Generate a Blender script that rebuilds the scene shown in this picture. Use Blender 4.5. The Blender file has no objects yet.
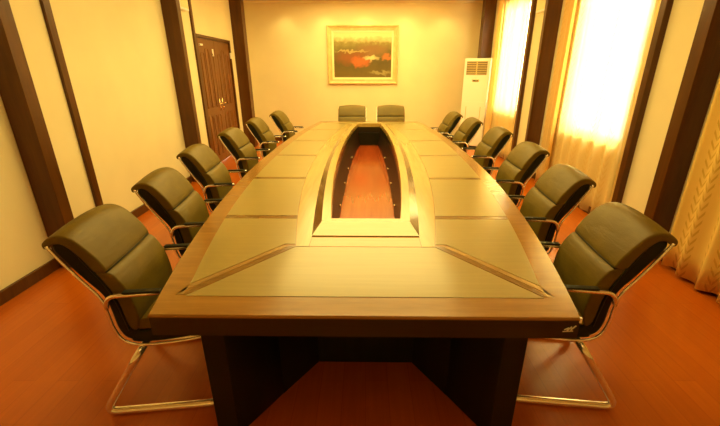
import bpy, bmesh, math, random
from mathutils import Vector, Matrix
PI = math.pi
sc = bpy.context.scene
C = sc.collection
random.seed(4)

# ------------------------------------------------------------------ camera, world, lights, exposure
cam_data = bpy.data.cameras.new('camera')
cam = bpy.data.objects.new('camera', cam_data)
C.objects.link(cam)
cam.location = (0, 0, 1.65)
cam.rotation_euler = (math.radians(90 - 20.94), 0, 0)
cam_data.sensor_width = 36
cam_data.lens = 374.0 / 720 * 36
cam_data.shift_x = -(365.5 - 360) / 720
cam_data.clip_start = 0.02
sc.camera = cam

world = bpy.data.worlds.new('daylight')
sc.world = world
world.use_nodes = True
bg = world.node_tree.nodes['Background']
bg.inputs[0].default_value = (1.0, 0.88, 0.50, 1)
bg.inputs[1].default_value = 16

def area(name, loc, size, power, col, rot=(0, 0, 0), spread=180):
    l = bpy.data.lights.new(name, 'AREA')
    l.shape = 'RECTANGLE'
    l.size, l.size_y = size
    l.energy = power
    l.color = col
    l.spread = math.radians(spread)
    o = bpy.data.objects.new(name, l)
    o.location = loc
    o.rotation_euler = rot
    C.objects.link(o)
    return o

WARM = (1.0, 0.77, 0.235)
area('added_ceiling_light', (0, 6.9, 3.04), (2.8, 3.9), 182, WARM)  # unseen area light without fixture, added for tabletop glow and back wall
area('added_ceiling_light', (0, 3.4, 3.04), (2.4, 1.4), 85, WARM)  # added unseen fill for the near floor, kept out of the tabletop reflection
area('added_ceiling_light', (0, 1.2, 3.04), (2.4, 1.2), 9, WARM)  # weak unseen fill added over the near end
for lx in (-1.8, -0.9, 0.0, 0.9, 1.8):
    l = bpy.data.lights.new('downlight', 'SPOT')
    l.energy = 14
    l.color = WARM
    l.spot_size = math.radians(105)
    l.spot_blend = 0.8
    l.shadow_soft_size = 0.06
    o = bpy.data.objects.new('downlight', l)
    o.location = (lx, 9.1, 3.03)
    C.objects.link(o)
sc.view_settings.view_transform = 'Standard'
sc.view_settings.look = 'None'
sc.view_settings.exposure = 0.0
sc.view_settings.gamma = 1.0
sc.view_settings.use_curve_mapping = False
sc.cycles.max_bounces = 10
sc.cycles.diffuse_bounces = 6
sc.cycles.transparent_max_bounces = 12
sc.cycles.sample_clamp_indirect = 6

# ------------------------------------------------------------------ materials
def new_mat(name, col=(0.5, 0.5, 0.5), rough=0.5, metal=0.0, coat=0.0, spec=0.5):
    m = bpy.data.materials.new(name)
    m.use_nodes = True
    b = m.node_tree.nodes['Principled BSDF']
    b.inputs['Base Color'].default_value = (*col, 1)
    b.inputs['Roughness'].default_value = rough
    b.inputs['Metallic'].default_value = metal
    b.inputs['Coat Weight'].default_value = coat
    b.inputs['Coat Roughness'].default_value = 0.15
    b.inputs['Specular IOR Level'].default_value = spec
    return m

def N(m, t, **kw):
    n = m.node_tree.nodes.new(t)
    for k, v in kw.items():
        setattr(n, k, v)
    return n

def L(m, a, b):
    m.node_tree.links.new(a, b)

def math_node(m, op, a, b=None, c=None):
    n = N(m, 'ShaderNodeMath', operation=op)
    for i, v in enumerate((a, b, c)):
        if v is None:
            continue
        if isinstance(v, (int, float)):
            n.inputs[i].default_value = v
        else:
            L(m, v, n.inputs[i])
    return n.outputs[0]

def ramp(m, fac, stops):
    r = N(m, 'ShaderNodeValToRGB')
    L(m, fac, r.inputs[0])
    e = r.color_ramp.elements
    while len(e) < len(stops):
        e.new(0.5)
    for el, (p, c) in zip(e, stops):
        el.position = p
        el.color = (*c, 1)
    return r.outputs[0]

def bump(m, height, strength, dist):
    b = N(m, 'ShaderNodeBump')
    b.inputs['Strength'].default_value = strength
    b.inputs['Distance'].default_value = dist
    L(m, height, b.inputs['Height'])
    L(m, b.outputs[0], m.node_tree.nodes['Principled BSDF'].inputs['Normal'])

def coords(m, scale=(1, 1, 1), rot=(0, 0, 0)):
    t = N(m, 'ShaderNodeTexCoord')
    mp = N(m, 'ShaderNodeMapping')
    mp.inputs['Scale'].default_value = scale
    mp.inputs['Rotation'].default_value = rot
    L(m, t.outputs['Object'], mp.inputs[0])
    return mp.outputs[0]

def noise(m, vec, scale, detail=3, rough=0.5, dist=0.0):
    n = N(m, 'ShaderNodeTexNoise')
    n.inputs['Scale'].default_value = scale
    n.inputs['Detail'].default_value = detail
    n.inputs['Roughness'].default_value = rough
    n.inputs['Distortion'].default_value = dist
    L(m, vec, n.inputs['Vector'])
    return n.outputs[0]

def wood(name, c0, c1, rough, coat=0.0, grain=(3, 40, 40), spec=0.5, dist=0.4):
    m = new_mat(name, c0, rough, 0, coat, spec)
    f = noise(m, coords(m, grain), 1.0, 5, 0.6, dist)
    col = ramp(m, f, [(0.3, c0), (0.7, c1)])
    L(m, col, m.node_tree.nodes['Principled BSDF'].inputs['Base Color'])
    return m

def plaster(name, c):
    m = new_mat(name, c, 0.75, spec=0.3)
    f = noise(m, coords(m), 1.3, 3)
    d = tuple(x * 0.93 for x in c)
    L(m, ramp(m, f, [(0.35, d), (0.65, c)]), m.node_tree.nodes['Principled BSDF'].inputs['Base Color'])
    bump(m, noise(m, coords(m), 90, 2), 0.08, 0.003)
    return m

M = {}
M['wall'] = plaster('wall_paint', (0.86, 0.76, 0.48))
M['ceiling'] = plaster('ceiling_paint', (0.88, 0.78, 0.55))
M['pillar'] = wood('pillar_veneer', (0.072, 0.024, 0.002), (0.115, 0.040, 0.004), 0.30, 0.0, (18, 18, 2), 0.35)
M['door'] = wood('door_wood', (0.165, 0.056, 0.007), (0.20, 0.070, 0.009), 0.42, 0.1, (8, 8, 1))
M['border'] = wood('table_border_veneer', (0.25, 0.115, 0.018), (0.33, 0.165, 0.028), 0.22, 0.5, (3, 30, 30))
M['panel'] = wood('table_panel_veneer', (0.30, 0.228, 0.065), (0.34, 0.26, 0.078), 0.30, 0.5, (2, 60, 60))
M['band'] = wood('table_band_veneer', (0.38, 0.25, 0.055), (0.47, 0.325, 0.08), 0.24, 0.5, (30, 2, 30))
M['bevel'] = wood('shaded_bevel_veneer', (0.13, 0.07, 0.015), (0.18, 0.10, 0.022), 0.16, 0.7, (30, 2, 30))  # rim veneer with dark reflections painted into its colour
M['pale'] = wood('lit_bevel_veneer', (0.62, 0.52, 0.28), (0.68, 0.58, 0.33), 0.25, 0.5, (3, 30, 30))  # same rim veneer, reflected light painted into its colour
M['cross'] = wood('cross_strip_veneer', (0.42, 0.20, 0.035), (0.50, 0.26, 0.05), 0.25, 0.5, (3, 30, 30))
M['strip_pale'] = new_mat('pale_metal_inlay', (0.42, 0.28, 0.10), 0.22, 0.5)
M['strip'] = wood('table_strip_veneer', (0.16, 0.085, 0.018), (0.22, 0.12, 0.028), 0.18, 0.5, (4, 30, 30))
M['edge'] = wood('table_edge_veneer', (0.016, 0.013, 0.003), (0.024, 0.019, 0.005), 0.3, 0.05, (2, 20, 30))
M['pedestal'] = wood('pedestal_laminate', (0.008, 0.009, 0.002), (0.012, 0.013, 0.003), 0.35, 0.0, (20, 20, 2), 0.3)
M['well'] = wood('well_laminate', (0.012, 0.006, 0.002), (0.022, 0.009, 0.003), 0.4, 0.0, (2, 20, 20))
M['well_floor'] = wood('well_floor_wood', (0.34, 0.042, 0.004), (0.44, 0.075, 0.010), 0.15, 0.8, (22, .8, 22), 0.5, 0.0)
M['chrome'] = new_mat('chrome', (0.97, 0.93, 0.84), 0.14, 0.82)
M['brass'] = new_mat('brass', (0.9, 0.75, 0.45), 0.2, 1.0)
M['white'] = new_mat('white_plastic', (0.93, 0.91, 0.82), 0.4)
M['grille'] = new_mat('grille_plastic', (0.16, 0.12, 0.06), 0.6)
M['gold'] = wood('gilt_frame', (0.60, 0.44, 0.16), (0.74, 0.57, 0.25), 0.38, 0.1, (9, 9, 9))
M['mat_board'] = new_mat('gilt_liner', (0.88, 0.76, 0.42), 0.5)
M['dark'] = new_mat('dark_plastic', (0.02, 0.018, 0.012), 0.45)

def leather(name, c0, c1):
    m = new_mat(name, c0, 0.45, 0, 0.0, 0.28)
    v = coords(m)
    f = noise(m, v, 6, 3)
    L(m, ramp(m, f, [(0.3, c0), (0.7, c1)]), m.node_tree.nodes['Principled BSDF'].inputs['Base Color'])
    vo = N(m, 'ShaderNodeTexVoronoi')
    vo.inputs['Scale'].default_value = 260
    L(m, v, vo.inputs['Vector'])
    wr = noise(m, coords(m, (14, 5, 26)), 1.0, 3, 0.55, 0.8)
    h = math_node(m, 'ADD', math_node(m, 'MULTIPLY', vo.outputs[0], 0.12), wr)
    bump(m, h, 0.35, 0.008)
    return m
M['leather'] = leather('olive_leather', (0.112, 0.074, 0.006), (0.155, 0.103, 0.008))
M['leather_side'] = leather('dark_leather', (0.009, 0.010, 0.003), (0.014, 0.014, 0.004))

# laminate planks
def floor_mat():
    m = new_mat('laminate_planks', (0.4, 0.1, 0.02), 0.27, 0, 0.15)
    t = N(m, 'ShaderNodeTexCoord')
    mp = N(m, 'ShaderNodeMapping')
    mp.inputs['Rotation'].default_value = (0, 0, PI / 2)
    L(m, t.outputs['Object'], mp.inputs[0])
    b = N(m, 'ShaderNodeTexBrick')
    b.offset = 0.37
    b.inputs['Scale'].default_value = 1.0
    b.inputs['Brick Width'].default_value = 1.2
    b.inputs['Row Height'].default_value = 0.125
    b.inputs['Mortar Size'].default_value = 0.0012
    b.inputs['Color1'].default_value = (0.50, 0.108, 0.004, 1)
    b.inputs['Color2'].default_value = (0.55, 0.125, 0.005, 1)
    b.inputs['Mortar'].default_value = (0.40, 0.08, 0.004, 1)
    L(m, mp.outputs[0], b.inputs['Vector'])
    g = noise(m, coords(m, (45, 2.2, 1)), 1.0, 5, 0.6, 0.6)
    mix = N(m, 'ShaderNodeMix', data_type='RGBA', blend_type='MULTIPLY')
    mix.inputs['Factor'].default_value = 0.35
    L(m, b.outputs['Color'], mix.inputs['A'])
    L(m, ramp(m, g, [(0.3, (0.72, 0.72, 0.72)), (0.65, (1, 1, 1))]), mix.inputs['B'])
    L(m, mix.outputs['Result'], m.node_tree.nodes['Principled BSDF'].inputs['Base Color'])
    bump(m, b.outputs['Fac'], -0.2, 0.001)
    return m
M['floor'] = floor_mat()

# patterned fabric on a UV of (arc length, height)
def fabric(name, base, light, trans, clear):
    m = bpy.data.materials.new(name)
    m.use_nodes = True
    nt = m.node_tree
    nt.nodes.remove(nt.nodes['Principled BSDF'])
    out = nt.nodes['Material Output']
    uv = N(m, 'ShaderNodeUVMap')
    uv.uv_map = 'UVMap'
    sp = N(m, 'ShaderNodeSeparateXYZ')
    L(m, uv.outputs[0], sp.inputs[0])
    u, v = sp.outputs[0], sp.outputs[1]
    P = 0.155
    fu = math_node(m, 'SUBTRACT', math_node(m, 'FRACT', math_node(m, 'DIVIDE', u, P)), 0.5)
    s1 = math_node(m, 'MULTIPLY', math_node(m, 'SINE', math_node(m, 'MULTIPLY', v, 2 * PI / 0.15)), 0.12)
    vine = math_node(m, 'LESS_THAN', math_node(m, 'ABSOLUTE', math_node(m, 'SUBTRACT', fu, s1)), 0.05)
    au = math_node(m, 'ABSOLUTE', fu)
    ph = math_node(m, 'ADD', math_node(m, 'MULTIPLY', v, 2 * PI / 0.075), math_node(m, 'MULTIPLY', au, -26.0))
    st = math_node(m, 'GREATER_THAN', math_node(m, 'SINE', ph), 0.35)
    inr = math_node(m, 'LESS_THAN', math_node(m, 'ABSOLUTE', math_node(m, 'SUBTRACT', au, 0.11)), 0.10)
    leaf = math_node(m, 'MULTIPLY', st, inr)
    pat = leaf
    mix = N(m, 'ShaderNodeMix', data_type='RGBA')
    L(m, pat, mix.inputs['Factor'])
    mix.inputs['A'].default_value = (*base, 1)
    mix.inputs['B'].default_value = (*light, 1)
    d = N(m, 'ShaderNodeBsdfDiffuse')
    t = N(m, 'ShaderNodeBsdfTranslucent')
    L(m, mix.outputs['Result'], d.inputs[0])
    L(m, mix.outputs['Result'], t.inputs[0])
    ms = N(m, 'ShaderNodeMixShader')
    ms.inputs[0].default_value = trans
    L(m, d.outputs[0], ms.inputs[1])
    L(m, t.outputs[0], ms.inputs[2])
    tr = N(m, 'ShaderNodeBsdfTransparent')
    m2 = N(m, 'ShaderNodeMixShader')
    m2.inputs[0].default_value = clear
    L(m, ms.outputs[0], m2.inputs[1])
    L(m, tr.outputs[0], m2.inputs[2])
    L(m, m2.outputs[0], out.inputs[0])
    return m
M['sheer'] = fabric('gold_sheer', (0.95, 0.84, 0.52), (0.90, 0.76, 0.40), 0.6, 0.25)
M['drape'] = fabric('gold_drape', (0.88, 0.63, 0.19), (0.70, 0.45, 0.10), 0.12, 0.0)
M['drape_plain'] = fabric('gold_lining', (0.92, 0.74, 0.36), (0.88, 0.68, 0.30), 0.4, 0.0)

def glass():
    m = bpy.data.materials.new('window_glass')
    m.use_nodes = True
    nt = m.node_tree
    nt.nodes.remove(nt.nodes['Principled BSDF'])
    a = N(m, 'ShaderNodeBsdfTransparent')
    b = N(m, 'ShaderNodeBsdfGlossy')
    b.inputs['Roughness'].default_value = 0.02
    ms = N(m, 'ShaderNodeMixShader')
    ms.inputs[0].default_value = 0.06
    L(m, a.outputs[0], ms.inputs[1])
    L(m, b.outputs[0], ms.inputs[2])
    L(m, ms.outputs[0], nt.nodes['Material Output'].inputs[0])
    return m
M['glass'] = glass()

# generic abstract painting: pale top, olive ground, red and cream patches
def painting_mat():
    m = new_mat('oil_painting', (0.2, 0.15, 0.03), 0.55)
    t = N(m, 'ShaderNodeTexCoord')
    sp = N(m, 'ShaderNodeSeparateXYZ')
    L(m, t.outputs['Object'], sp.inputs[0])
    wob = noise(m, t.outputs['Object'], 5, 4)
    x = math_node(m, 'ADD', sp.outputs[0], math_node(m, 'MULTIPLY', math_node(m, 'SUBTRACT', wob, 0.5), 0.22))
    wob2 = noise(m, coords(m, (1.3, 1, 1.7)), 7, 4)
    z = math_node(m, 'ADD', sp.outputs[2], math_node(m, 'MULTIPLY', math_node(m, 'SUBTRACT', wob2, 0.5), 0.22))
    base = ramp(m, math_node(m, 'ADD', math_node(m, 'MULTIPLY', z, 1.0), 0.5),
                [(0.0, (0.17, 0.11, 0.012)), (0.35, (0.11, 0.075, 0.008)), (0.60, (0.15, 0.11, 0.015)), (0.76, (0.28, 0.22, 0.05)), (0.90, (0.72, 0.64, 0.30))])
    def blob(prev, cx, cz, rx, rz, col, soft=0.5):
        dx = math_node(m, 'DIVIDE', math_node(m, 'SUBTRACT', x, cx), rx)
        dz = math_node(m, 'DIVIDE', math_node(m, 'SUBTRACT', z, cz), rz)
        r = math_node(m, 'ADD', math_node(m, 'MULTIPLY', dx, dx), math_node(m, 'MULTIPLY', dz, dz))
        mr = N(m, 'ShaderNodeMapRange')
        mr.inputs['From Min'].default_value = 1 + soft
        mr.inputs['From Max'].default_value = 1 - soft
        L(m, r, mr.inputs['Value'])
        mx = N(m, 'ShaderNodeMix', data_type='RGBA')
        L(m, mr.outputs[0], mx.inputs['Factor'])
        L(m, prev, mx.inputs['A'])
        mx.inputs['B'].default_value = (*col, 1)
        return mx.outputs['Result']
    c = blob(base, 0.22, 0.12, 0.34, 0.12, (0.26, 0.13, 0.035), 0.9)
    c = blob(c, 0.56, -0.04, 0.13, 0.06, (0.52, 0.15, 0.03), 0.7)
    c = blob(c, -0.22, -0.06, 0.36, 0.14, (0.26, 0.08, 0.01), 0.9)
    c = blob(c, -0.05, -0.14, 0.20, 0.10, (0.55, 0.12, 0.02), 0.9)
    c = blob(c, -0.28, 0.085, 0.36, 0.022, (0.45, 0.32, 0.10), 0.8)
    c = blob(c, 0.20, -0.06, 0.15, 0.055, (0.70, 0.55, 0.25), 0.8)
    c = blob(c, 0.42, -0.38, 0.24, 0.035, (0.34, 0.28, 0.1), 0.9)
    L(m, c, m.node_tree.nodes['Principled BSDF'].inputs['Base Color'])
    return m
M['painting'] = painting_mat()

# ------------------------------------------------------------------ mesh helpers
def finish(bm, name, mat, parent=None, smooth=False, bevel=None, ang=40, segs=2):
    bmesh.ops.recalc_face_normals(bm, faces=bm.faces)
    me = bpy.data.meshes.new(name)
    bm.to_mesh(me)
    bm.free()
    me.materials.append(mat)
    o = bpy.data.objects.new(name, me)
    C.objects.link(o)
    if parent is not None:
        o.parent = parent
    if smooth:
        me.shade_smooth()
    if bevel:
        b = o.modifiers.new('bevel', 'BEVEL')
        b.width = bevel
        b.segments = segs
        b.limit_method = 'ANGLE'
        b.angle_limit = math.radians(ang)
        me.shade_smooth()
        w = o.modifiers.new('normals', 'WEIGHTED_NORMAL')
    return o

def add_box(bm, x0, x1, y0, y1, z0, z1):
    vs = [bm.verts.new((x, y, z)) for z in (z0, z1) for x, y in ((x0, y0), (x1, y0), (x1, y1), (x0, y1))]
    for f in ((0, 3, 2, 1), (4, 5, 6, 7), (0, 1, 5, 4), (1, 2, 6, 5), (2, 3, 7, 6), (3, 0, 4, 7)):
        bm.faces.new([vs[i] for i in f])
    return vs

def box(name, x0, x1, y0, y1, z0, z1, mat, parent=None, bevel=None):
    bm = bmesh.new()
    add_box(bm, x0, x1, y0, y1, z0, z1)
    return finish(bm, name, mat, parent, bevel=bevel)

def add_prism(bm, pts, z0, z1):
    a = [bm.verts.new((x, y, z0)) for x, y in pts]
    b = [bm.verts.new((x, y, z1)) for x, y in pts]
    n = len(pts)
    bm.faces.new(a[::-1])
    bm.faces.new(b)
    for i in range(n):
        j = (i + 1) % n
        bm.faces.new((a[i], a[j], b[j], b[i]))

def add_tube(bm, path, r, seg=10, flat=1.0):
    path = [Vector(p) for p in path]
    rings = []
    up = None
    for i, p in enumerate(path):
        a = path[max(i - 1, 0)]
        b = path[min(i + 1, len(path) - 1)]
        t = (b - a).normalized()
        if up is None:
            up = Vector((0, 1, 0)) if abs(t.y) < 0.9 else Vector((0, 0, 1))
        s = (up - t * up.dot(t)).normalized()
        q = t.cross(s)
        up = s
        rings.append([bm.verts.new(p + s * r * math.cos(2 * PI * k / seg) + q * r * flat * math.sin(2 * PI * k / seg)) for k in range(seg)])
    for A, B in zip(rings, rings[1:]):
        for k in range(seg):
            j = (k + 1) % seg
            bm.faces.new((A[k], A[j], B[j], B[k]))
    bm.faces.new(rings[0][::-1])
    bm.faces.new(rings[-1])

def spline(pts, sub=6, closed=False):
    P = [Vector(p) for p in pts]
    n = len(P)
    out = []
    rng = n if closed else n - 1
    for i in range(rng):
        if closed:
            p0, p1, p2, p3 = P[(i - 1) % n], P[i], P[(i + 1) % n], P[(i + 2) % n]
        else:
            p0, p1, p2, p3 = P[max(i - 1, 0)], P[i], P[i + 1], P[min(i + 2, n - 1)]
        for k in range(sub):
            t = k / sub
            out.append(0.5 * ((2 * p1) + (p2 - p0) * t + (2 * p0 - 5 * p1 + 4 * p2 - p3) * t * t + (3 * p1 - p0 - 3 * p2 + p3) * t ** 3))
    if not closed:
        out.append(P[-1])
    return out

def fillet(pts, rad, seg=6):
    P = [Vector(p) for p in pts]
    out = [P[0]]
    for i in range(1, len(P) - 1):
        a, b, c = P[i - 1], P[i], P[i + 1]
        d1 = (a - b).normalized()
        d2 = (c - b).normalized()
        s = b + d1 * rad
        e = b + d2 * rad
        for k in range(seg + 1):
            t = k / seg
            out.append(s * (1 - t) ** 2 + b * 2 * t * (1 - t) + e * t * t)
    out.append(P[-1])
    return out

def empty(name, loc=(0, 0, 0), rz=0.0):
    o = bpy.data.objects.new(name, None)
    o.empty_display_size = 0.1
    o.location = loc
    o.rotation_euler = (0, 0, rz)
    C.objects.link(o)
    return o

def tag(o, label, cat, group=None):
    o['label'] = label
    o['category'] = cat
    if group:
        o['group'] = group
    return o

def structure(o, label=None):
    o['kind'] = 'structure'
    if label:
        o['label'] = label
    return o

def copy_tree(o, parent=None):
    c = o.copy()
    C.objects.link(c)
    if parent is not None:
        c.parent = parent
    for ch in list(o.children):
        copy_tree(ch, c)
    return c

# ------------------------------------------------------------------ room shell
XW, YB, YF, ZC = 2.75, 9.4, -1.3, 3.08
structure(box('floor', -XW - .1, XW + .1, YF - .1, YB + .1, -0.1, 0, M['floor']))
structure(box('ceiling', -XW - .1, XW + .1, YF - .1, YB + .1, ZC, ZC + .1, M['ceiling']))
structure(box('wall_back', -XW - .1, XW + .1, YB, YB + .1, 0, ZC, M['wall']))
structure(box('wall_front', -XW - .1, XW + .1, YF - .1, YF, 0, ZC, M['wall']))
DOOR = (6.63, 8.27, 2.20)
bm = bmesh.new()
add_box(bm, -XW - .1, -XW, YF, DOOR[0], 0, ZC)
add_box(bm, -XW - .1, -XW, DOOR[1], YB, 0, ZC)
add_box(bm, -XW - .1, -XW, DOOR[0], DOOR[1], DOOR[2], ZC)
structure(finish(bm, 'wall_left', M['wall']))
WINS = [(4.03, 5.32), (7.05, 8.22)]
SILL, HEAD = 0.86, 2.8
bm = bmesh.new()
ys = [YF] + [v for w in WINS for v in w] + [YB]
for i in range(0, len(ys), 2):
    add_box(bm, XW, XW + .2, ys[i], ys[i + 1], 0, ZC)
for a, b in WINS:
    add_box(bm, XW, XW + .2, a, b, 0, SILL)
    add_box(bm, XW, XW + .2, a, b, HEAD, ZC)
structure(finish(bm, 'wall_right', M['wall']))

for k, (a, b) in enumerate(WINS):
    root = structure(empty('window_%d' % (k + 1), (XW + .1, (a + b) / 2, SILL)))
    w, h = (b - a) / 2, HEAD - SILL
    bm = bmesh.new()
    add_box(bm, -.03, .03, -w, w, 0, .05)
    add_box(bm, -.03, .03, -w, w, h - .05, h)
    for y in (-w, w - .05):
        add_box(bm, -.03, .03, y, y + .05, .05, h - .05)
    add_box(bm, -.03, .03, -.025, .025, .05, h - .05)
    finish(bm, 'window_frame', M['white'], root)
    box('glass_pane', -.003, .003, -w + .05, -.025, .05, h - .05, M['glass'], root)
    box('glass_pane', -.003, .003, .025, w - .05, .05, h - .05, M['glass'], root)
    box('window_sill', -.12, .06, -w, w, -.02, 0, M['white'], root)

# cornice, pillars and thin posts (veneered)
structure(box('trim_1', -XW, XW, YB - .07, YB, 3.035, ZC, M['ceiling'], bevel=.01))
PIL = [(-1, 2.945, 3.06, .185), (-1, 5.69, 5.80, .21), (-1, 8.53, 8.75, .235),
       (1, 3.10, 3.22, .185), (1, 5.91, 5.99, .21), (1, 8.87, 9.1, .235)]
n = 2
for s, y0, y1, d in PIL:
    x0, x1 = sorted((s * XW, s * (XW - d)))
    structure(box('trim_%d' % n, x0, x1, y0, y1, 0, ZC, M['pillar'], bevel=.004))
    n += 1
for s, y0, y1 in ((-1, 3.58, 3.66), (-1, 6.55, 6.62), (1, 3.79, 3.87), (1, 6.80, 6.88)):
    x0, x1 = sorted((s * XW, s * (XW - (.06 if s > 0 else .03))))
    structure(box('trim_%d' % n, x0, x1, y0, y1, 0, ZC, M['pillar'], bevel=.003))
    n += 1
def skirting(name, s, spans):
    bm = bmesh.new()
    for a, b in spans:
        x0, x1 = sorted((s * XW, s * (XW - .025)))
        add_box(bm, x0, x1, a, b, 0, .10)
    structure(finish(bm, name, M['pillar'], bevel=.004))
skirting('baseboard_left', -1, [(YF, 2.945), (3.06, 3.58), (3.66, 5.69), (5.80, 6.55), (8.27, 8.53)])
skirting('baseboard_right', 1, [(YF, 3.10), (3.21, 3.79), (3.87, 5.90), (5.99, 6.80), (6.88, 8.87)])
structure(box('baseboard_back', -XW, XW, YB - .025, YB, 0, .10, M['pillar'], bevel=.004))

# double door in the left wall
root = structure(empty('door_1', (-XW, DOOR[0], 0)))
W = DOOR[1] - DOOR[0]
bm = bmesh.new()
add_box(bm, -.08, .02, 0, .05, 0, DOOR[2])
add_box(bm, -.08, .02, W - .05, W, 0, DOOR[2])
add_box(bm, -.08, .02, .05, W - .05, DOOR[2] - .05, DOOR[2])
finish(bm, 'door_frame', M['pillar'], root, bevel=.004)
for k in range(2):
    a = .052 + k * (W / 2 - .05)
    b = a + W / 2 - .054
    leaf = box('door_leaf', -.055, -.012, a, b, .008, DOOR[2] - .052, M['door'], root, bevel=.003)
    bm = bmesh.new()
    for z0, z1, arch in ((1.02, 2.0, True), (.15, .88, False)):      # raised mouldings, three tall arched flutes
        for c in range(3):
            ww = (b - a - .16) / 3
            y0 = a + .08 + c * ww + .03
            y1 = y0 + ww - .06
            zt = z1 - (abs(c - 1) * .07 if arch else 0)
            pts = [(-.01, y0, z0), (-.01, y0, zt - .05)]
            for q in range(7):
                an = PI - q * PI / 6
                pts.append((-.01, (y0 + y1) / 2 + (y1 - y0) / 2 * math.cos(an), zt - .05 + .05 * math.sin(an)))
            pts += [(-.01, y1, z0), (-.01, y0, z0)]
            add_tube(bm, pts, .008, 6)
    finish(bm, 'moulding', M['door'], leaf, smooth=True)
    hy = b - .07 if k == 0 else a + .07
    bm = bmesh.new()
    add_box(bm, -.012, -.004, hy - .02, hy + .02, .93, 1.15)
    d = -1 if k == 0 else 1
    add_tube(bm, fillet([(-.008, hy, 1.06), (.045, hy, 1.06), (.045, hy + d * .12, 1.06)], .015), .009, 8)
    add_tube(bm, [(-.008, hy, .98), (.012, hy, .98)], .012, 8)
    h = finish(bm, 'door_handle', M['brass'], leaf, smooth=True)
    h['label'] = 'pale metal lever door handle'
box('name_plate', -.012, -.006, W * .5 - .13, W * .5 - .07, 1.88, 2.0, M['white'], root)['label'] = 'small white plate on door'
box('door_closer', -.012, .012, .16, .26, 2.03, 2.06, M['white'], root)
box('door_hinge', .0, .024, W - .06, W - .02, 1.86, 1.97, M['white'], root)

# ------------------------------------------------------------------ wall speakers high between pillar and post
def wall_speaker(s, y0, y1, label):
    root = empty('wall_speaker', (s * XW, (y0 + y1) / 2, 2.455))
    w = (y1 - y0) / 2
    f = -s
    x0, x1 = sorted((f * .04, f * .15))
    box('speaker_body', x0, x1, -w, w, 0, .42, M['white'], root, bevel=.008)
    x0, x1 = sorted((0, f * .04))
    box('wall_bracket', x0, x1, -.04, .04, .12, .30, M['dark'], root)
    x0, x1 = sorted((f * .15, f * .154))
    box('speaker_grille', x0, x1, -w + .02, w - .02, .03, .39, M['mat_board'], root)
    tag(root, label, 'speaker', 'small white wall speakers')
wall_speaker(-1, 5.94, 6.22, 'small white wall speaker high on left wall between brown pillar and door')
wall_speaker(1, 6.11, 6.44, 'small white wall speaker high on right wall between two windows')

# ------------------------------------------------------------------ curtains
def curtain(name, y0, y1, z0, z1, x, amp, fold, mat, label, cat, group=None, ph=0.0, flare=0.0):
    bm = bmesh.new()
    uvl = bm.loops.layers.uv.new('UVMap')
    ny = int((y1 - y0) / fold * 12)
    nz = 14
    grid = []
    rnd = random.Random(int(y0 * 100))
    jit = [rnd.uniform(-1, 1) for _ in range(40)]
    arc = 0
    last = None
    us = []
    for i in range(ny + 1):
        y = y0 + (y1 - y0) * i / ny
        a = 2 * PI * (y - y0) / fold + ph + 0.9 * math.sin((y - y0) * 5.1 + ph)
        col = []
        for j in range(nz + 1):
            t = j / nz
            A = amp * (1.15 - .35 * t + .22 * jit[int(i / 12) % 40])
            dx = A * math.sin(a + .35 * math.sin(3 * t + ph)) - flare * (1 - t) ** 2
            dz = .012 * math.sin(a * .5) * (1 - t)
            col.append(Vector((x - dx, y + .25 * A * math.cos(a), z0 + (z1 - z0) * t + dz)))
        if last is not None:
            arc += (Vector((col[0].x, col[0].y)) - last).length
        last = Vector((col[0].x, col[0].y))
        us.append(arc)
        grid.append([bm.verts.new(c) for c in col])
    for i in range(ny):
        for j in range(nz):
            f = bm.faces.new((grid[i][j], grid[i + 1][j], grid[i + 1][j + 1], grid[i][j + 1]))
            for lp, (p, q) in zip(f.loops, ((i, j), (i + 1, j), (i + 1, j + 1), (i, j + 1))):
                lp[uvl].uv = (us[p], z0 + (z1 - z0) * q / nz)
    me = bpy.data.meshes.new(name)
    bm.to_mesh(me)
    bm.free()
    me.materials.append(mat)
    me.shade_smooth()
    o = bpy.data.objects.new(name, me)
    C.objects.link(o)
    so = o.modifiers.new('cloth_thickness', 'SOLIDIFY')
    so.thickness = .002
    tag(o, label, cat, group)
    return o
curtain('patterned_drape', 1.35, 2.945, .03, 3.03, 2.655, .036, .23, M['drape'],
        'heavy gold drape with leafy vine stripes beside the nearest right pillar', 'curtain')
curtain('sheer_curtain', 3.91, 5.40, .03, 3.03, 2.705, .02, .22, M['sheer'],
        'glowing sheer curtain over the larger nearer window', 'curtain', 'sheer curtains over the windows')
curtain('sheer_curtain', 6.92, 8.10, .03, 3.03, 2.705, .02, .24, M['sheer'],
        'glowing sheer curtain over the far window beside the air conditioner', 'curtain', 'sheer curtains over the windows', 1.0)
curtain('side_drape', 5.30, 5.62, .03, 3.03, 2.64, .03, .12, M['drape_plain'],
        'narrow gathered yellow drape at far edge of the larger window', 'curtain', None, .6)
curtain('side_drape', 8.08, 8.32, .03, 3.03, 2.64, .03, .13, M['drape_plain'],
        'narrow gathered yellow drape behind the air conditioner', 'curtain', None, 1.6)

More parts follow.
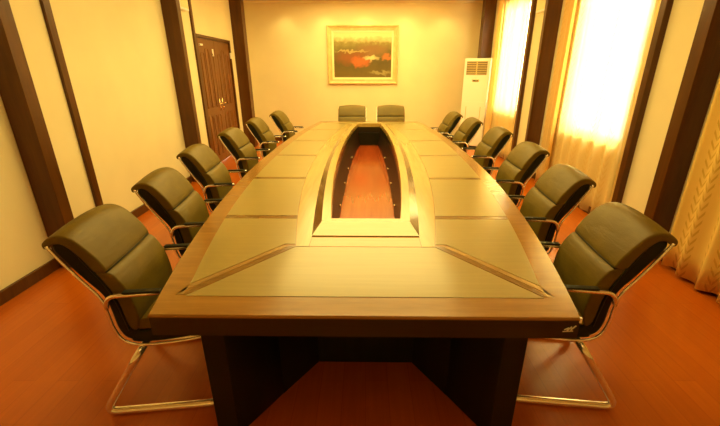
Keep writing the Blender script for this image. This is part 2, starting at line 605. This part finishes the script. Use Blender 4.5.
# ------------------------------------------------------------------ framed painting on the back wall
root = empty('framed_painting', (-.065, YB, 1.965))
HW, HH, B = .815, .63, .15
def ring_frame(name, hw, hh, bw, prof, mat, parent):
    bm = bmesh.new()
    rings = []
    for t, d in prof:                      # t inward 0..1, d depth toward the room
        iw, ih = hw - bw * t, hh - bw * t
        rings.append([bm.verts.new((x, -d, z)) for x, z in ((-iw, -ih), (iw, -ih), (iw, ih), (-iw, ih))])
    for A, Bq in zip(rings, rings[1:]):
        for k in range(4):
            j = (k + 1) % 4
            bm.faces.new((A[k], A[j], Bq[j], Bq[k]))
    return finish(bm, name, mat, parent)
ring_frame('picture_frame', HW, HH, .11, [(0, 0), (0, .05), (.12, .062), (.28, .06), (.36, .045), (.7, .03), (.82, .036), (1, .03), (1, .005)], M['gold'], root)
ring_frame('liner', HW - .11, HH - .11, .04, [(0, .024), (1, .020), (1, .008)], M['mat_board'], root)
box('canvas', -HW + .15, HW - .15, -.014, -.003, -HH + .15, HH - .15, M['painting'], root)
tag(root, 'gilt framed oil painting with red and cream patches on back wall', 'painting')

# ------------------------------------------------------------------ floor-standing air conditioner
AC_W, AC_D, AC_H = .54, .32, 1.88
root = empty('air_conditioner', (2.435, 8.62, 0), math.radians(-30))
bm = bmesh.new()
add_box(bm, -AC_W / 2, AC_W / 2, -AC_D / 2, AC_D / 2, .04, AC_H)
finish(bm, 'cabinet', M['white'], root, bevel=.02)
box('plinth', -AC_W / 2 + .02, AC_W / 2 - .02, -AC_D / 2 + .02, AC_D / 2 - .02, 0, .04, M['dark'], root)
F = -AC_D / 2
gr = box('air_outlet', -AC_W / 2 + .055, AC_W / 2 - .055, F - .004, F + .01, AC_H - .33, AC_H - .06, M['grille'], root)
bm = bmesh.new()
for k in range(8):
    z = AC_H - .33 + .012 + k * .0343
    add_box(bm, -AC_W / 2 + .06, AC_W / 2 - .06, F - .014, F - .004, z, z + .013)
add_box(bm, -.010, .010, F - .015, F - .004, AC_H - .33, AC_H - .06)
finish(bm, 'louvre', M['gold'], gr)
box('control_panel', -.07, .07, F - .005, F + .004, AC_H - .47, AC_H - .42, M['brass'], root, bevel=.002)
bm = bmesh.new()
add_box(bm, -.055, .0, F - .008, F - .005, AC_H - .455, AC_H - .435)
add_box(bm, .02, .045, F - .008, F - .005, AC_H - .455, AC_H - .435)
finish(bm, 'display', M['grille'], root)
bm = bmesh.new()
add_box(bm, -AC_W / 2 + .03, AC_W / 2 - .03, F - .004, F + .002, .16, 1.0)
finish(bm, 'lower_panel', M['white'], root, bevel=.003)
for x in (-.16, .15):
    box('recessed_grip', x, x + .012, F - .006, F - .002, .62, .90, M['gold'], root)
tag(root, 'tall white floor-standing air conditioner in back right corner', 'air conditioner')

# ------------------------------------------------------------------ conference table
TY0, TY1, TZ, TT = 1.218, 7.16, .75, .098
YM = (TY0 + TY1) / 2
HL = (TY1 - TY0) / 2
def W_out(y):
    t = (y - YM) / HL
    e = .295 if t < 0 else .235
    return 1.145 - e * abs(t) ** 2.3
def W_in(y):                                # inner edge of the veneer border
    return W_out(y) - .115
BY0, BY1 = 1.835, 6.775                     # centre frame ends
def W_band(y):                              # outer edge of the golden boat-shaped band
    t = (y - 4.25) / 2.45
    return .575 - .205 * abs(t) ** 2.2
RY0, RY1 = 1.965, 6.66
def W_rim(y):
    t = (y - 4.28) / 2.35
    return .43 - .125 * abs(t) ** 2.0
HY0, HY1 = 2.14, 6.56
def W_hole(y):
    t = (y - 4.2) / 2.3
    return .312 - (.125 if t < 0 else .115) * abs(t) ** 2.2

table = empty('conference_table', (.028, YM, 0), math.radians(-.72))
tag(table, 'long boat-shaped wooden conference table with a sunken centre well', 'table')
TO = Matrix.Translation((0, -YM, 0))
def tfin(bm, name, mat, parent=None, **k):
    bm.transform(TO)
    return finish(bm, name, mat, parent or table, **k)

def loop(y0, y1, wf, n=28, k=6):
    pts = []
    w0, w1 = wf(y0), wf(y1)
    for i in range(k):
        pts.append((-w0 + 2 * w0 * i / k, y0))
    for i in range(n):
        y = y0 + (y1 - y0) * i / n
        pts.append((wf(y), y))
    for i in range(k):
        pts.append((w1 - 2 * w1 * i / k, y1))
    for i in range(n):
        y = y1 + (y0 - y1) * i / n
        pts.append((-wf(y), y))
    return pts
def add_rings(bm, rings, close=True):
    R = [[bm.verts.new((x, y, z)) for x, y in pts] for pts, z in rings]
    pairs = list(zip(R, R[1:])) + ([(R[-1], R[0])] if close else [])
    for A, B2 in pairs:
        n = len(A)
        for i in range(n):
            j = (i + 1) % n
            bm.faces.new((A[i], A[j], B2[j], B2[i]))
out = loop(TY0, TY1, W_out)
out_in = loop(TY0 + .006, TY1 - .006, lambda y: W_out(y) - .006)
out_e = loop(TY0 + .003, TY1 - .003, lambda y: W_out(y) - .003)
hole = loop(HY0, HY1, W_hole)
bm = bmesh.new()
add_rings(bm, [(out, TZ - .006), (out_in, TZ), (hole, TZ), (hole, TZ - .012), (out, TZ - .012)])
tfin(bm, 'tabletop', M['border'])
bm = bmesh.new()
add_rings(bm, [(out_e, TZ - .0121), (hole, TZ - .0121), (hole, TZ - TT), (out_e, TZ - TT)])
edge = tfin(bm, 'edge_band', M['edge'])
edge['label'] = 'dark thick edge of tabletop'

def add_patch(bm, y0, y1, fa, fb, z0, z1, n=8):
    """solid between x=fa(y) and x=fb(y)"""
    rings = []
    for i in range(n + 1):
        y = y0 + (y1 - y0) * i / n
        a, b = fa(y), fb(y)
        rings.append([bm.verts.new(c) for c in ((a, y, z0), (b, y, z0), (b, y, z1), (a, y, z1))])
    for A, B2 in zip(rings, rings[1:]):
        for k in range(4):
            j = (k + 1) % 4
            bm.faces.new((A[k], A[j], B2[j], B2[k]))
    bm.faces.new(rings[0])
    bm.faces.new(rings[-1][::-1])

# veneer panels between the border and the boat-shaped band
IY0, IY1 = TY0 + .135, TY1 - .13
SEAMS = [2.27, 3.21, 4.16, 5.10, 6.07]
SW = .03
PZ0, PZ1 = TZ - .002, TZ + .002
def diag0(x):    # front diagonal from border corner to centre frame corner : y for |x|
    x0, x1 = W_in(IY0), W_band(BY0)
    return IY0 + (x0 - x) / (x0 - x1) * (BY0 - IY0)
def diag1(x):
    x0, x1 = W_in(IY1), W_band(BY1)
    return IY1 - (x0 - x) / (x0 - x1) * (IY1 - BY1)
def xd0(y, off=0):
    x0, x1 = W_in(IY0), W_band(BY0)
    return x0 - (y - IY0) / (BY0 - IY0) * (x0 - x1) + off
def xd1(y, off=0):
    x0, x1 = W_in(IY1), W_band(BY1)
    return x0 - (IY1 - y) / (IY1 - BY1) * (x0 - x1) + off
G = .004
DW = .095
for s in (-1, 1):
    for k in range(6):
        bm = bmesh.new()
        a = SEAMS[k - 1] + SW if k else None
        b = SEAMS[k] - SW if k < 5 else None
        if k == 0:
            add_patch(bm, IY0 + DW, BY0 + .03, lambda y: s * max(xd0(y, DW), W_band(BY0)), lambda y: s * max(W_in(y) - G, xd0(y, DW)), PZ0, PZ1, 8)
            add_patch(bm, BY0 + .03, b, lambda y: s * (W_band(y) + G), lambda y: s * (W_in(y) - G), PZ0, PZ1, 6)
        elif k == 5:
            add_patch(bm, a, BY1 - .03, lambda y: s * (W_band(y) + G), lambda y: s * (W_in(y) - G), PZ0, PZ1, 8)
            add_patch(bm, BY1 - .03, IY1 - DW, lambda y: s * max(xd1(y, DW), W_band(BY1)), lambda y: s * max(W_in(y) - G, xd1(y, DW)), PZ0, PZ1, 6)
        else:
            add_patch(bm, a, b, lambda y: s * (W_band(y) + G), lambda y: s * (W_in(y) - G), PZ0, PZ1)
        tfin(bm, 'veneer_panel', M['panel'])
    for y in SEAMS:
        bm = bmesh.new()
        add_patch(bm, y - SW + .004, y + SW - .004, lambda q: s * (W_band(q) + G), lambda q: s * (W_in(q) - G), PZ0, PZ1 - .0005, 2)
        tfin(bm, 'inlay_strip', M['strip'])
    for fn, y0, y1 in ((xd0, IY0 + .01, BY0), (xd1, IY1 - .01, BY1)):
        lo, hi = sorted((y0, y1))
        for o0, o1 in ((.004, DW * .5 - .002), (DW * .5 + .002, DW - .004)):
            bm = bmesh.new()
            add_patch(bm, lo, hi, lambda q: s * fn(q, o0), lambda q: s * min(fn(q, o1), W_in(q) + .01), PZ0, PZ1 - .0005, 6)
            tfin(bm, 'diagonal_strip', M['strip'] if o0 < .01 else M['strip_pale'])
bm = bmesh.new()
add_patch(bm, IY0, BY0 - .006, lambda y: -xd0(y, -G), lambda y: xd0(y, -G), PZ0, PZ1, 4)
tfin(bm, 'end_panel', M['panel'])
bm = bmesh.new()
add_patch(bm, BY1 + .006, IY1, lambda y: -xd1(y, -G), lambda y: xd1(y, -G), PZ0, PZ1, 4)
tfin(bm, 'end_panel', M['panel'])

# golden band and bevelled rim round the well
bm = bmesh.new()
for s in (-1, 1):
    add_patch(bm, BY0, RY0, lambda y: s * W_rim(RY0), lambda y: s * W_band(y), PZ0, PZ1 + .001, 2)
    add_patch(bm, RY0, RY1, lambda y: s * W_rim(y), lambda y: s * W_band(y), PZ0, PZ1 + .001, 28)
    add_patch(bm, RY1, BY1, lambda y: 0, lambda y: s * W_band(y), PZ0, PZ1 + .001, 2)
tfin(bm, 'centre_band', M['band'])
bm = bmesh.new()
add_patch(bm, BY0, RY0 - .004, lambda y: -W_rim(RY0) + .004, lambda y: W_rim(RY0) - .004, PZ0, PZ1, 2)
tfin(bm, 'cross_strip', M['cross'])
RH = .045
rim_o = loop(RY0, RY1, W_rim)
rim_m = loop(RY0 + .125, RY1 - .06, lambda y: W_rim(y) - .055)
rim_i = loop(HY0, HY1, W_hole)
rim_n = loop(HY0 + .004, HY1 - .004, lambda y: W_hole(y) - .004)
bm = bmesh.new()
add_rings(bm, [(rim_o, TZ), (rim_o, TZ + .008), (rim_m, TZ + RH), (rim_i, TZ + RH), (rim_n, TZ + RH - .004), (rim_n, TZ - .02), (rim_i, TZ - .02)])
bm.faces.ensure_lookup_table()
for i, f in enumerate(bm.faces):          # painted reflections: dark colour on the long bevels, pale on the two short ones
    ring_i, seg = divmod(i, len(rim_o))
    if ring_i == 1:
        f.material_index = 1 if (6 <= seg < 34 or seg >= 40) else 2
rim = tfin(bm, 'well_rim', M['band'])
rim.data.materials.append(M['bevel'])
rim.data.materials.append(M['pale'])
WZ = .42
def W_low(y):
    return W_hole(y) * (.80 + .13 * max(0, (4.2 - y) / 2.1) ** 1.5)
low = loop(HY0 + .01, HY1 - .01, W_low)
hole_o = loop(HY0 - .02, HY1 + .02, lambda y: W_hole(y) + .02)
low_o = loop(HY0 - .01, HY1 + .01, lambda y: W_low(y) + .02)
bm = bmesh.new()
add_rings(bm, [(hole, TZ - TT - .0005), (low, WZ), (low_o, WZ), (hole_o, TZ - TT - .0005)])
tfin(bm, 'well_wall', M['well'])
bm = bmesh.new()
a = [(x, y) for x, y in low_o]
add_prism(bm, a, WZ - .02, WZ)
tfin(bm, 'well_floor', M['well_floor'])['label'] = 'glossy reddish wood floor of the centre well'
for s in (-1, 1):
    for y in (2.55, 3.27, 4.0, 4.65, 5.3):
        bm = bmesh.new()
        x = s * (W_low(y) + (W_hole(y) - W_low(y)) * .2 + .002)
        add_tube(bm, [(x, y, .47), (x - s * .014, y, .47)], .013, 10)
        tfin(bm, 'brass_stud', M['brass'], smooth=True)

# pedestal with splayed recess at each end
BW = .70
foot = [(-BW, 1.30), (-.60, 1.30), (-.29, 1.77), (.29, 1.77), (.60, 1.30), (BW, 1.30)]
foot = foot + [(BW, 7.05), (.60, 7.05), (.29, 6.6), (-.29, 6.6), (-.60, 7.05), (-BW, 7.05)]
bm = bmesh.new()
# keep it hollow under the well: two side boxes, two cross panels
for s in (-1, 1):
    P = [(s * .44, 1.55), (s * .60, 1.30), (s * BW, 1.30), (s * BW, 7.05), (s * .60, 7.05), (s * .44, 6.8)]
    add_prism(bm, P, 0, .632)
bm2 = bm
tfin(bm2, 'pedestal', M['pedestal'], bevel=.004)
for s, (ya, yb) in ((1, (1.55, 1.79)), (-1, (6.8, 6.56))):
    bm = bmesh.new()
    P = [(-.44, ya), (-.28, yb), (.28, yb), (.44, ya), (.44, ya + s * .05), (.30, yb + s * .03), (-.30, yb + s * .03), (-.44, ya + s * .05)]
    add_prism(bm, P, 0, .632)
    tfin(bm, 'modesty_panel', M['pedestal'])
bm = bmesh.new()
for s in (-1, 1):
    add_box(bm, s * .5 - .12, s * .5 + .12, 1.34, 7.0, .632, TZ - TT)
tfin(bm, 'spacer_rail', M['dark'])
# white mark near the right front corner and its pale corner cap
bm = bmesh.new()
y = TY0 + .001
sx = W_out(TY0) - .004
add_tube(bm, [(sx - .055, y, .695), (sx - .04, y, .705), (sx - .045, y, .69), (sx - .028, y, .71), (sx - .03, y, .695), (sx - .012, y, .715)], .0028, 6)
add_tube(bm, [(sx - .06, y, .687), (sx - .02, y, .690)], .002, 6)
tfin(bm, 'corner_mark', M['white'])['label'] = 'small pale mark on the right front edge'
bm = bmesh.new()
add_box(bm, W_out(TY0) - .007, W_out(TY0) + .001, TY0 - .001, TY0 + .010, .728, .7505)
tfin(bm, 'corner_cap', M['white'])

# ------------------------------------------------------------------ chairs (built facing +x, copied)
HWD = .225
def loft_pad(prof, hw, bulge=0.0, axis=(1, 0), crown=0.0, taper=0.0, nst=9, zref=None):
    """prof: closed list of (x, z); swept across y with a bulge along axis"""
    bm = bmesh.new()
    rings = []
    zs = [p[1] for p in prof]
    z0, z1 = min(zs), max(zs)
    for i in range(nst):
        u = -1 + 2 * i / (nst - 1)
        k = 1 - u * u
        ring = []
        for x, z in prof:
            g = (z - z0) / (z1 - z0)
            w = hw * (1 - taper * max(0, g - .55) ** 1.5)
            ring.append(bm.verts.new((x + axis[0] * bulge * k, u * w, z + axis[1] * bulge * k + crown * (k - 1) * g ** 3)))
        rings.append(ring)
    n = len(prof)
    for A, B2 in zip(rings, rings[1:]):
        for i in range(n):
            j = (i + 1) % n
            bm.faces.new((A[i], A[j], B2[j], B2[i]))
    bm.faces.new(rings[0])
    bm.faces.new(rings[-1][::-1])
    return bm
def sp2(pts, sub=4, closed=True):
    return [(v.x, v.y) for v in spline([(a, b, 0) for a, b in pts], sub, closed)]

chair = empty('conference_chair')
shell = sp2([(-.378, .925), (-.345, .86), (-.285, .76), (-.222, .66), (-.205, .56), (-.196, .475), (-.165, .415), (-.09, .40), (-.108, .53), (-.115, .62), (-.135, .72), (-.195, .84), (-.262, .935), (-.31, .965), (-.36, .96)])
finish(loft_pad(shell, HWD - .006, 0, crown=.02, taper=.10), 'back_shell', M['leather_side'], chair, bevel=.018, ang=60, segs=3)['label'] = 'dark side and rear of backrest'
headp = sp2([(-.176, .792), (-.184, .832), (-.222, .895), (-.272, .962), (-.318, .993), (-.368, .990), (-.406, .955), (-.405, .925), (-.388, .922), (-.36, .945), (-.325, .94), (-.285, .895), (-.252, .84), (-.232, .795)])
finish(loft_pad(headp, HWD, .010, (1, .3), crown=.022, taper=.10), 'headrest_pad', M['leather'], chair, bevel=.016, ang=55, segs=3)
lum = sp2([(-.186, .790), (-.150, .772), (-.112, .70), (-.094, .62), (-.088, .54), (-.105, .47), (-.14, .49), (-.158, .62), (-.19, .72), (-.235, .785)])
finish(loft_pad(lum, HWD - .002, .016, (1, .1)), 'lumbar_pad', M['leather'], chair, bevel=.020, ang=55, segs=3)
bm = bmesh.new()
add_tube(bm, [(-.178 + .012 * (1 - (k / 6) ** 2), k / 6 * (HWD - .006), .790 + .006 * (1 - (k / 6) ** 2)) for k in range(-6, 7)], .006, 6)
for q in (-1, 1):
    sp = spline([(-.40, q * (HWD - .024), .93), (-.375, q * (HWD - .022), .950), (-.325, q * (HWD - .018), .942), (-.286, q * (HWD - .012), .896), (-.253, q * (HWD - .004), .84), (-.205, q * (HWD - .002), .75), (-.172, q * (HWD - .002), .66), (-.153, q * (HWD - .002), .56), (-.142, q * (HWD - .004), .47)], 5)
    add_tube(bm, sp, .006, 6)
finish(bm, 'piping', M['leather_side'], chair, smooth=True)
base = sp2([(-.14, .398), (.0, .393), (.15, .410), (.27, .436), (.300, .460), (.27, .474), (.15, .464), (.0, .458), (-.11, .455)])
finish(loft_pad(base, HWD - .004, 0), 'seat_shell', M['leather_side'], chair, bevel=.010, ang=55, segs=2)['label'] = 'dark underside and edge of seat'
seatp = sp2([(-.11, .464), (.0, .464), (.15, .470), (.27, .480), (.315, .495), (.30, .528), (.23, .543), (.10, .530), (-.02, .525), (-.08, .522), (-.125, .48)])
finish(loft_pad(seatp, HWD - .012, .008, (0, 1)), 'seat', M['leather'], chair, bevel=.02, ang=55, segs=3)
# chrome rails following the shell and running on under the seat
for s in (-1, 1):
    bm = bmesh.new()
    y = s * (HWD + .004)
    sp = spline([(-.383, y, .935), (-.348, y, .865), (-.290, y, .765), (-.230, y, .665), (-.213, y, .58), (-.207, y, .50), (-.182, y, .425), (-.12, y, .388), (.0, y, .384), (.16, y, .401), (.29, y, .432)], 6)
    add_tube(bm, sp, .0075, 8)
    finish(bm, 'side_rail', M['chrome'], chair, smooth=True)
    bm = bmesh.new()
    y = s * (HWD + .018)
    add_tube(bm, fillet([(-.214, y - s * .016, .600), (-.190, y, .675), (.065, y, .683)], .045, 8), .011, 10)
    arm = finish(bm, 'armrest', M['chrome'], chair, smooth=True)
    bm = bmesh.new()
    add_box(bm, -.115, .055, y - .017, y + .017, .690, .700)
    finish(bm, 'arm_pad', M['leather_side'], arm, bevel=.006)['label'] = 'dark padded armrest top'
bm = bmesh.new()
ly = .275
pathL = fillet([(-.10, 0, .365), (-.10, -ly, .365), (-.325, -ly, .020), (.24, -ly, .020), (.24, ly, .020), (-.325, ly, .020), (-.10, ly, .365), (-.10, 0.001, .365)], .065, 9)
add_tube(bm, pathL, .0195, 14)
add_box(bm, -.15, .08, -.12, .12, .372, .400)
finish(bm, 'cantilever_leg', M['chrome'], chair, smooth=True)['label'] = 'bent chrome tube base'

G1, G2 = 'leather conference chairs along the left side', 'leather conference chairs along the right side'
ORD = ['nearest to camera', 'second from the camera', 'third from the camera', 'fourth from the camera', 'fifth from the camera', 'farthest from camera']
# (x, y) of each near top corner of the backrest and how far the chair is turned
LEFT = [(-1.388, 1.466, 6), (-1.475, 2.28, 7), (-1.635, 3.23, 4), (-1.686, 4.330, 0), (-1.686, 5.383, 0), (-1.58, 6.385, -2)]
RIGHT = [(1.362, 1.496, -6), (1.514, 2.385, -5), (1.646, 3.343, -2), (1.713, 4.413, 0), (1.644, 5.383, 1), (1.568, 6.24, 2)]
first = True
def put(x, y, rz, label, group):
    global first
    o = chair if first else copy_tree(chair)
    first = False
    o.location = (x, y, 0)
    o.rotation_euler = (0, 0, rz)
    tag(o, label, 'chair', group)
    return o
for side, rows, grp in ((-1, LEFT, G1), (1, RIGHT, G2)):
    for (x, y, d), w in zip(rows, ORD):
        a = math.radians(d) + (0 if side < 0 else PI)
        lx, lyy = -.385, side * HWD
        ox = x - (lx * math.cos(a) - lyy * math.sin(a))
        oy = y - (lx * math.sin(a) + lyy * math.cos(a))
        put(ox, oy, a, 'olive leather chair on the %s side of the table, %s' % ('left' if side < 0 else 'right', w), grp)
for ex, w in ((-.265, 'left'), (.505, 'right')):
    end_chair = put(ex, 7.40, -PI / 2, 'leather chair at the far end, %s of the pair under the painting' % w, 'chairs at the far end of the table')
    end_chair.scale = (1, 1.2, 1)
